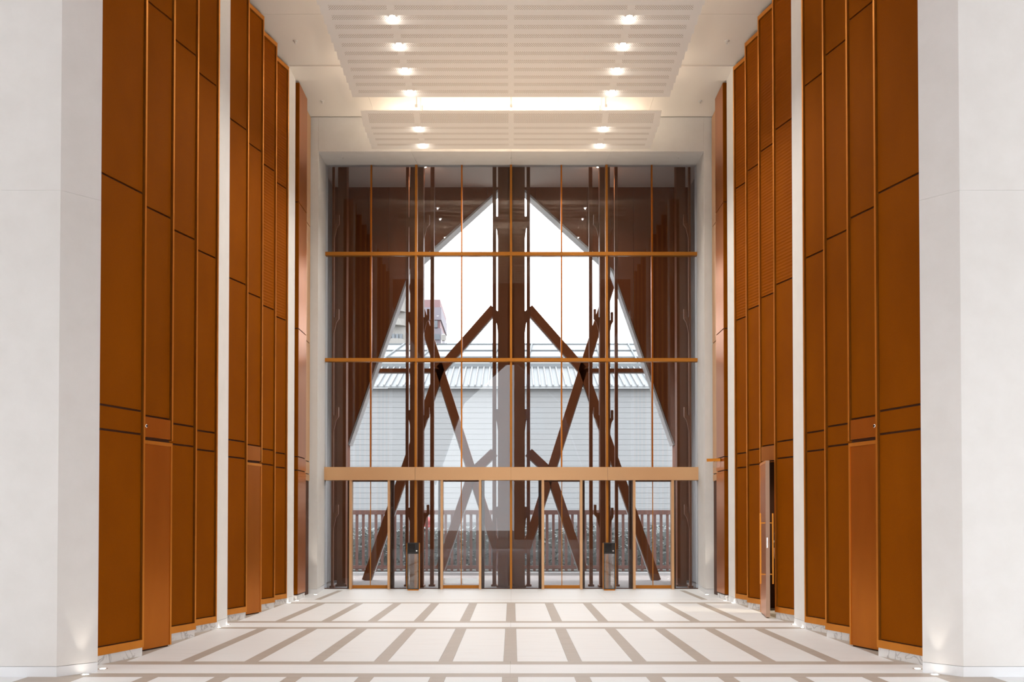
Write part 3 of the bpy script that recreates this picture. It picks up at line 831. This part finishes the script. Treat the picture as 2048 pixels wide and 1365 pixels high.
post('wide brown steel column at the left edge of the outer wall', 676.3, 693.6, 0, 0, DS + 0.4, 0.3, 'steel column', 'brown steel columns behind the glass', 'steel_column')
post('wide brown steel column at the right edge of the outer wall', 1352.5, 1370.5, 0, 0, DS + 0.4, 0.3, 'steel column', 'brown steel columns behind the glass', 'steel_column')

# ribbed grey reveals of the cavity
for nm, side in SIDES:
    r = empty('wall_cavity_' + nm, (sx(side, -4.9), 24, 0)); tag(r, f'ribbed pale grey side wall of the {nm} facade cavity', kind='structure')
    o = MB().box(sx(side, -5.02), sx(side, -4.86), DW + 0.3, 25.4, 0, 11).build('backing', 'grey_rib', r); o.location = -Vector(r.location)
    for k in range(24):
        y0 = DW + 0.32 + k * 0.125
        o = MB().box(sx(side, -4.86), sx(side, -4.835), y0, y0 + 0.085, 0, 11).build('rib', 'grey_reveal', r); o.location = -Vector(r.location)

# ------------------------------------------------------------------ outer facade with the A-shaped opening
DO, TO = 25.5, 0.45
apx = U(1022.5, 354, DO); v1 = U(818.5, 539, DO); v2 = U(695, 888, DO)
def low(x):                      # lower boundary of the left cladding (half opening), world x -> z
    if x <= v2.x: return 0.0
    if x <= v1.x: return v2.z + (x - v2.x) / (v1.x - v2.x) * (v1.z - v2.z)
    return v1.z + (x - v1.x) / (apx.x - v1.x) * (apx.z - v1.z)
ZO = 12.0
def facade(name, label, D, T, kindname, cat='wall'):
    r = empty(name, (XC, D, 0)); tag(r, label, kind='structure')
    cuts = sorted(set([-5.1, v2.x, v2.x + 0.55, v2.x + 1.1, v1.x, v1.x + 0.70, v1.x + 1.4, v1.x + 2.1, apx.x]))
    for side in (1, -1):
        for a, b in zip(cuts[:-1], cuts[1:]):
            za, zb_ = low(a + 1e-6), low(b - 1e-6)
            if b <= v2.x + 1e-6: za = zb_ = 0.0
            g = 0.004
            P = [(a + g, za), (b - g, zb_), (b - g, ZO), (a + g, ZO)]
            if side < 0: P = [(2 * apx.x - x, z) for x, z in P]
            o = MB().slab(P, D, D + T).build('cladding_panel', 'brown_cladding', r); o.location = -Vector(r.location)
        pts = [Vector((v2.x, 0, v2.z - 0.02)), Vector((v1.x, 0, v1.z)), Vector((apx.x, 0, apx.z))]
        for p, q in zip(pts[:-1], pts[1:]):
            if side < 0: p, q = Vector((2 * apx.x - p.x, 0, p.z)), Vector((2 * apx.x - q.x, 0, q.z))
            dv = (q - p).normalized(); nrm = Vector((dv.z, 0, -dv.x))
            if nrm.z > 0: nrm = -nrm
            off = nrm * 0.03
            o = MB().bar(p + off + Vector((0, D + T / 2 + 0.03, 0)), q + off + Vector((0, D + T / 2 + 0.03, 0)), 0.05, T + 0.04).build('skylit_reveal_bar', 'grey_reveal', r); o.location = -Vector(r.location)  # added bars, coloured light grey for sky light on the reveal
    return r
facade('wall_outer', 'dark brown outer facade with a tall pointed opening', DO, TO, 'outer')
can = MB().box(-5.1, 5.1, DW + 0.27, DO, 10.62, 10.8).build('ceiling_canopy', 'ceiling_paint'); tag(can, 'plain soffit over the facade cavity', kind='structure')
for px, lb in ((849.5, 'left'), (1196.5, 'right')):
    p = UZ(px, 334, 10.54)
    lamp(p.x, p.y, 10.548, f'small downlight in the facade cavity behind the {lb} half of the glass', LAMP_W * 0.8, WARM, 'facade cavity downlights')

# diagrid bracing behind the opening
DB = DO + TO + 0.25
diag = empty('diagonal_bracing', (XC, DB, 0)); tag(diag, 'crossed brown steel bracing behind the pointed opening', 'steel bracing')
def strut(label, a, b, wpx=17, edge=True):
    A, B = U(*a, DB), U(*b, DB)
    wd = wpx / (F / DB)
    o = Vector(diag.location)
    r = MB().bar(A - o, B - o, wd, 0.22).build('tie_rail' if wpx < 10 else 'brace', 'brown_steel', diag)
    dv = (B - A).normalized(); nr = Vector((dv.z, 0, -dv.x))
    if nr.z > 0: nr = -nr
    MB().bar(A - o + nr * (wd / 2 + 0.012) + Vector((0, 0.02, 0)), B - o + nr * (wd / 2 + 0.012) + Vector((0, 0.02, 0)), 0.022, 0.14).build('lower_flange', 'grey_reveal', r)
    return r
L1, L2, L3 = (880, 741), (945, 946), (989, 1085)
R = lambda p: (2 * 1022.8 - p[0], p[1])
for f, nm in ((lambda p: p, 'left'), (R, 'right')):
    strut(f'upper {nm} brace from the opening corner down to the upper node', f((818.5, 548)), f(L1))
    strut(f'{nm} brace between the upper and lower node', f(L1), f(L2))
    strut(f'lowest inner {nm} brace below the bronze beam', f(L2), f((996, 1107)))
    strut(f'outer {nm} brace from the upper node down to the ground', f(L1), f((733, 1162)))
    strut(f'{nm} brace from the upper node up to the centre column', f(L1), f((988, 618)))
    strut(f'short {nm} brace from the lower node up to the centre column', f(L2), f((988, 905)))
    strut(f'{nm} brace running from the lower node outward to the ground', f(L2), f((880, 1140)))
    strut(f'thin horizontal {nm} tie rail across the opening', f((740, 742)), f((872, 742)), 7)

# ================================================================== OUTSIDE, BEYOND
gr = MB().box(-160, 160, DW + 0.02, 330, -0.5, -0.06).build('ground', 'ground'); tag(gr, 'flat grey ground outside beyond the doors', kind='structure')
gr2 = MB().box(-160, 160, -120, -9.6, -0.5, -0.06).build('ground_rear', 'ground'); tag(gr2, 'ground outside behind the viewer', kind='structure')
pv = MB().box(-12, 12, DW + 0.03, 29.6, -0.06, -0.03).build('terrace', 'paving'); tag(pv, 'dull reddish paved terrace outside the doors', kind='structure')
kb = MB().box(-12, 12, 28.6, 28.8, -0.03, 0.06).build('kerb', 'grey_reveal'); tag(kb, 'pale kerb line in front of the picket fence', 'kerb')

fe = empty('picket_fence', (0, 30, 0)); tag(fe, 'brown picket fence with flat top rail on the terrace edge', 'fence')
zt = U(1024, 1021, 30).z; zr = U(1024, 1030, 30).z
MB().box(-7, 7, -0.05, 0.05, zr, zt).build('top_rail', 'fence_brown', fe)
MB().box(-7, 7, -0.04, 0.04, 0.10, 0.20).build('bottom_rail', 'fence_brown', fe)
pm = MB().box(-0.042, 0.042, -0.025, 0.025, 0.02, zr + 0.01).mesh('picket'); pm.materials.append(MATS['fence_brown'])
for k in range(70):
    o = bpy.data.objects.new('picket', pm); COL.objects.link(o); o.parent = fe; o.location = (-6.9 + 0.2 * k, 0, 0)

def hedge(label, x0, x1, y0, y1, h):
    r = empty('hedge', ((x0 + x1) / 2, (y0 + y1) / 2, 0)); tag(r, label, 'hedge', kind='stuff')
    v, f = [], []
    rnd = random.Random(3)
    for i in range(9000):
        x, y = rnd.uniform(x0, x1) - (x0 + x1) / 2, rnd.uniform(y0, y1) - (y0 + y1) / 2
        z = rnd.uniform(0.02, h + 0.05 * math.sin(x * 3)); s = rnd.uniform(0.04, 0.09)
        a, t = rnd.uniform(0, 2 * PI), rnd.uniform(-0.8, 0.8)
        d = Vector((math.cos(a), math.sin(a), t)).normalized() * s; e = d.cross(Vector((rnd.uniform(-1, 1), rnd.uniform(-1, 1), 1))).normalized() * s * 0.5
        c = Vector((x, y, z)); o = len(v)
        v += [tuple(c - d), tuple(c + e), tuple(c + d), tuple(c - e)]; f.append([o, o + 1, o + 2, o + 3])
    me = bpy.data.meshes.new('foliage'); me.from_pydata(v, [], f); me.materials.append(MATS['hedge_green'])
    o = bpy.data.objects.new('foliage', me); COL.objects.link(o); o.parent = r; o['kind'] = 'stuff'
    MB().box(x0 - (x0 + x1) / 2, x1 - (x0 + x1) / 2, -0.12, 0.3, 0, h - 0.15).build('hedge_core', 'hedge_green', r)
hedge('dense grey green hedge behind the picket fence', -8, 8, 31.0, 32.2, 1.42)
lw = MB().box(-14, 14, 33.5, 33.8, -0.06, U(1024, 1045, 33.5).z).build('low_wall', 'shed_white'); tag(lw, 'low white wall showing above the hedge', 'wall')

# big pale shed
sh = empty('shed', (0, 60, 0)); tag(sh, 'long pale corrugated shed with ribbed white roof', 'building')
ze = U(1024, 774, 60).z
m = MB().box(-26, 26, 0.35, 12, -0.06, ze - 0.05); m.build('wall', 'shed_wall', sh)
bmv = MB().box(-26, 26, 0.325, 0.35, 0, 0.322).mesh('wall_board'); bmv.materials.append(MATS['shed_wall'])
for k in range(int((ze - 0.2) / 0.34)):
    o = bpy.data.objects.new('wall_board', bmv); COL.objects.link(o); o.parent = sh; o.location = (0, 0, 0.34 * k)
zr1 = U(1024, 737, 65).z
m = MB(); m.v = [(-26, -0.2, ze), (26, -0.2, ze), (26, 5, zr1), (-26, 5, zr1), (-26, -0.2, ze - 0.12), (26, -0.2, ze - 0.12), (26, 5, zr1 - 0.12), (-26, 5, zr1 - 0.12)]
m.f = [[0, 1, 2, 3], [4, 7, 6, 5], [0, 4, 5, 1], [3, 2, 6, 7], [0, 3, 7, 4], [1, 5, 6, 2]]
rf = m.build('roof', 'shed_roof', sh)
rb = MB().bar((0, -0.32, ze - 0.02 + 0.04), (0, 5, zr1 + 0.07), 0.085, 0.12, up=(0, 0, 1)).mesh('roof_rib'); rb.materials.append(MATS['shed_roof'])
for k in range(64):
    o = bpy.data.objects.new('roof_rib', rb); COL.objects.link(o); o.parent = rf; o.location = (-13 + 0.41 * k, 0, 0)
m = MB().box(-26, 26, 5, 5.3, zr1 - 0.1, zr1 + 0.35); m.build('gutter', 'glazing_grey', sh)
zr2 = U(1024, 690, 74).z
m = MB(); m.v = [(-26, 5.6, zr1 + 0.3), (17, 5.6, zr1 + 0.3), (11.5, 14, zr2), (-26, 14, zr2), (-26, 5.6, zr1 + 0.1), (17, 5.6, zr1 + 0.1), (11.5, 14, zr2 - 0.2), (-26, 14, zr2 - 0.2)]
m.f = [[0, 1, 2, 3], [4, 7, 6, 5], [0, 4, 5, 1], [3, 2, 6, 7], [0, 3, 7, 4], [1, 5, 6, 2]]
r2 = m.build('upper_roof', 'shed_roof', sh)
for k in range(15):
    xa = -25 + 2.6 * k
    MB().bar((xa, 5.6, zr1 + 0.36), (xa * 0.96 + 0.6, 14, zr2 + 0.08), 0.10, 0.12, up=(0, 0, 1)).build('glazing_bar', 'glazing_grey', r2)
for t in (0.0, 0.33, 0.66, 1.0):
    z = zr1 + 0.36 + (zr2 + 0.06 - zr1 - 0.36) * t
    MB().bar((-26, 5.6 + 8.4 * t, z), (17 - 5.5 * t, 5.6 + 8.4 * t, z), 0.10, 0.10, up=(0, 0, 1)).build('purlin', 'glazing_grey', r2)
m = MB(); za, zb2 = U(1024, 742, 66).z, U(1024, 691, 75).z
m.v = [(17.2, 5.4, za), (26, 5.4, za), (26, 15, zb2), (11.8, 15, zb2), (17.2, 5.4, za - 0.2), (26, 5.4, za - 0.2), (26, 15, zb2 - 0.2), (11.8, 15, zb2 - 0.2)]
m.f = [[0, 1, 2, 3], [4, 7, 6, 5], [0, 4, 5, 1], [3, 2, 6, 7], [0, 3, 7, 4], [1, 5, 6, 2]]
r3 = m.build('side_roof', 'shed_white', sh)

# far towers
def at(x, y, D): return U(x, y, D)
D = 150
t1 = empty('apartment_tower', (0, D, 0)); tag(t1, 'beige tower with rounded balconies far behind the shed', 'building')
xa, xb = at(776, 640, D).x, at(812, 640, D).x
MB().box(xa, at(822, 640, D).x, 0, 14, -0.06, at(776, 572, D).z).build('wall', 'tower_beige', t1)
for (ya, yb) in ((598, 625), (640, 653), (680, 700)):
    c = (at(764, ya, D).x + at(812, ya, D).x) / 2; rr = (at(812, ya, D).x - at(764, ya, D).x) / 2
    z1, z0 = at(790, ya, D).z, at(790, yb, D).z
    m = MB(); pl = [(c + rr * math.cos(PI + PI * k / 12), 0.2 + rr * 0.8 * math.sin(PI + PI * k / 12)) for k in range(13)]
    m.prism(pl, z0, z1).build('balcony', 'tower_beige', t1)
c = (at(776, 673, D).x + at(806, 673, D).x) / 2; rr = (at(806, 673, D).x - at(776, 673, D).x) / 2
for k in range(4):
    a0 = c - rr + k * rr / 2 + 0.05
    MB().box(a0, a0 + rr / 2 - 0.12, -0.35, 0.05, at(790, 682, D).z, at(790, 669, D).z).build('window', 'window_grey', t1)
D2 = 170
t2 = empty('pink_tower', (0, D2, 0)); tag(t2, 'pink and mauve tower block far behind the left mullion', 'building')
MB().box(at(838, 640, D2).x, at(880, 640, D2).x, 0.4, 16, -0.06, at(860, 598.5, D2).z).build('core', 'tower_pink', t2)
MB().box(at(848, 640, D2).x, at(882.5, 640, D2).x, 0, 15, at(860, 640, D2).z, at(860, 615, D2).z).build('upper_band', 'tower_mauve', t2)
MB().box(at(848, 640, D2).x, at(882.5, 640, D2).x, 0, 15, -0.06, at(860, 657, D2).z).build('lower_block', 'tower_mauve', t2)
MB().box(at(868, 640, D2).x, at(875, 640, D2).x, -0.2, 0.5, at(860, 656, D2).z, at(860, 642, D2).z).build('window', 'window_grey', t2)
MB().box(at(868, 640, D2).x, at(880, 640, D2).x, -0.2, 0.1, at(860, 680, D2).z, at(860, 669, D2).z).build('window', 'window_grey', t2)
t3 = empty('rooftop_tank', (at(887, 675, 100).x, 100, 0)); tag(t3, 'small round water tank on legs beside the pink tower', 'tank')
zt0, zt1 = at(887, 682, 100).z, at(887, 669, 100).z
MB().lathe([(0.25, zt0), (0.27, zt1 - 0.1), (0.12, zt1)], n=14).build('tank', 'tower_beige', t3)
for sx_, sy_ in ((-1, -1), (1, -1), (1, 1), (-1, 1)): MB().box(sx_ * 0.2 - 0.03, sx_ * 0.2 + 0.03, sy_ * 0.2 - 0.03, sy_ * 0.2 + 0.03, 0, zt0).build('leg', 'grey_rib', t3)

# red rounded shape outside, left of the second door
p = U(851.5, 1049, 33)
rd_ = empty('red_float', (p.x, 32.6, 0)); tag(rd_, 'rounded red object outside behind the glass right of the left kiosk', 'red object')
zc = p.z
MB().lathe([(0.05, zc + 0.27), (0.2, zc + 0.24), (0.31, zc + 0.08), (0.26, zc), (0.31, zc - 0.08), (0.28, zc - 0.2), (0.1, zc - 0.27)], n=20).build('body', 'red_plastic', rd_, smooth=True)
MB().lathe([(0.03, 0), (0.03, zc - 0.2)], n=10).build('stand', 'grey_rib', rd_)

# ================================================================== REAR END OF THE HALL (reflected in the glass)
v1o, v2o, apo = v1.copy(), v2.copy(), apx.copy()
rear = facade('wall_rear', 'rear facade with the same pointed opening', -9.4, 0.3, 'rear')
for s in (-1, 1):
    o = MB().box(XC + s * 5.1, XC + s * 14, -9.4, -9.1, 0, ZC + 0.2).build('rear_side_wall', 'bronze_dark', rear); o.location = -Vector(rear.location)
for nm, side in SIDES:
    o = MB().box(sx(side, -14.3), sx(side, -14.0), -9.4, 9.75, 4.2, ZC + 0.2).build('wall_daylight_screen_' + nm, 'white_plaster')  # unseen wall added to block part of the side daylight
    tag(o, f'upper {nm} screen wall added over the open lobby side to cut daylight on the near pier', kind='structure')
fb = empty('rear_building', (10.2, -40, 0)); tag(fb, 'brown building behind the viewer, seen only as a reflection', 'building')
MB().box(-10, 10, -12, 0, -0.06, 26).build('wall', 'facade_brown', fb)
for i in range(6):
    for j in range(6):
        MB().box(-9 + 3 * i, -7.4 + 3 * i, 0, 0.15, 2 + 3.8 * j, 4.2 + 3.8 * j).build('window', 'window_grey', fb)
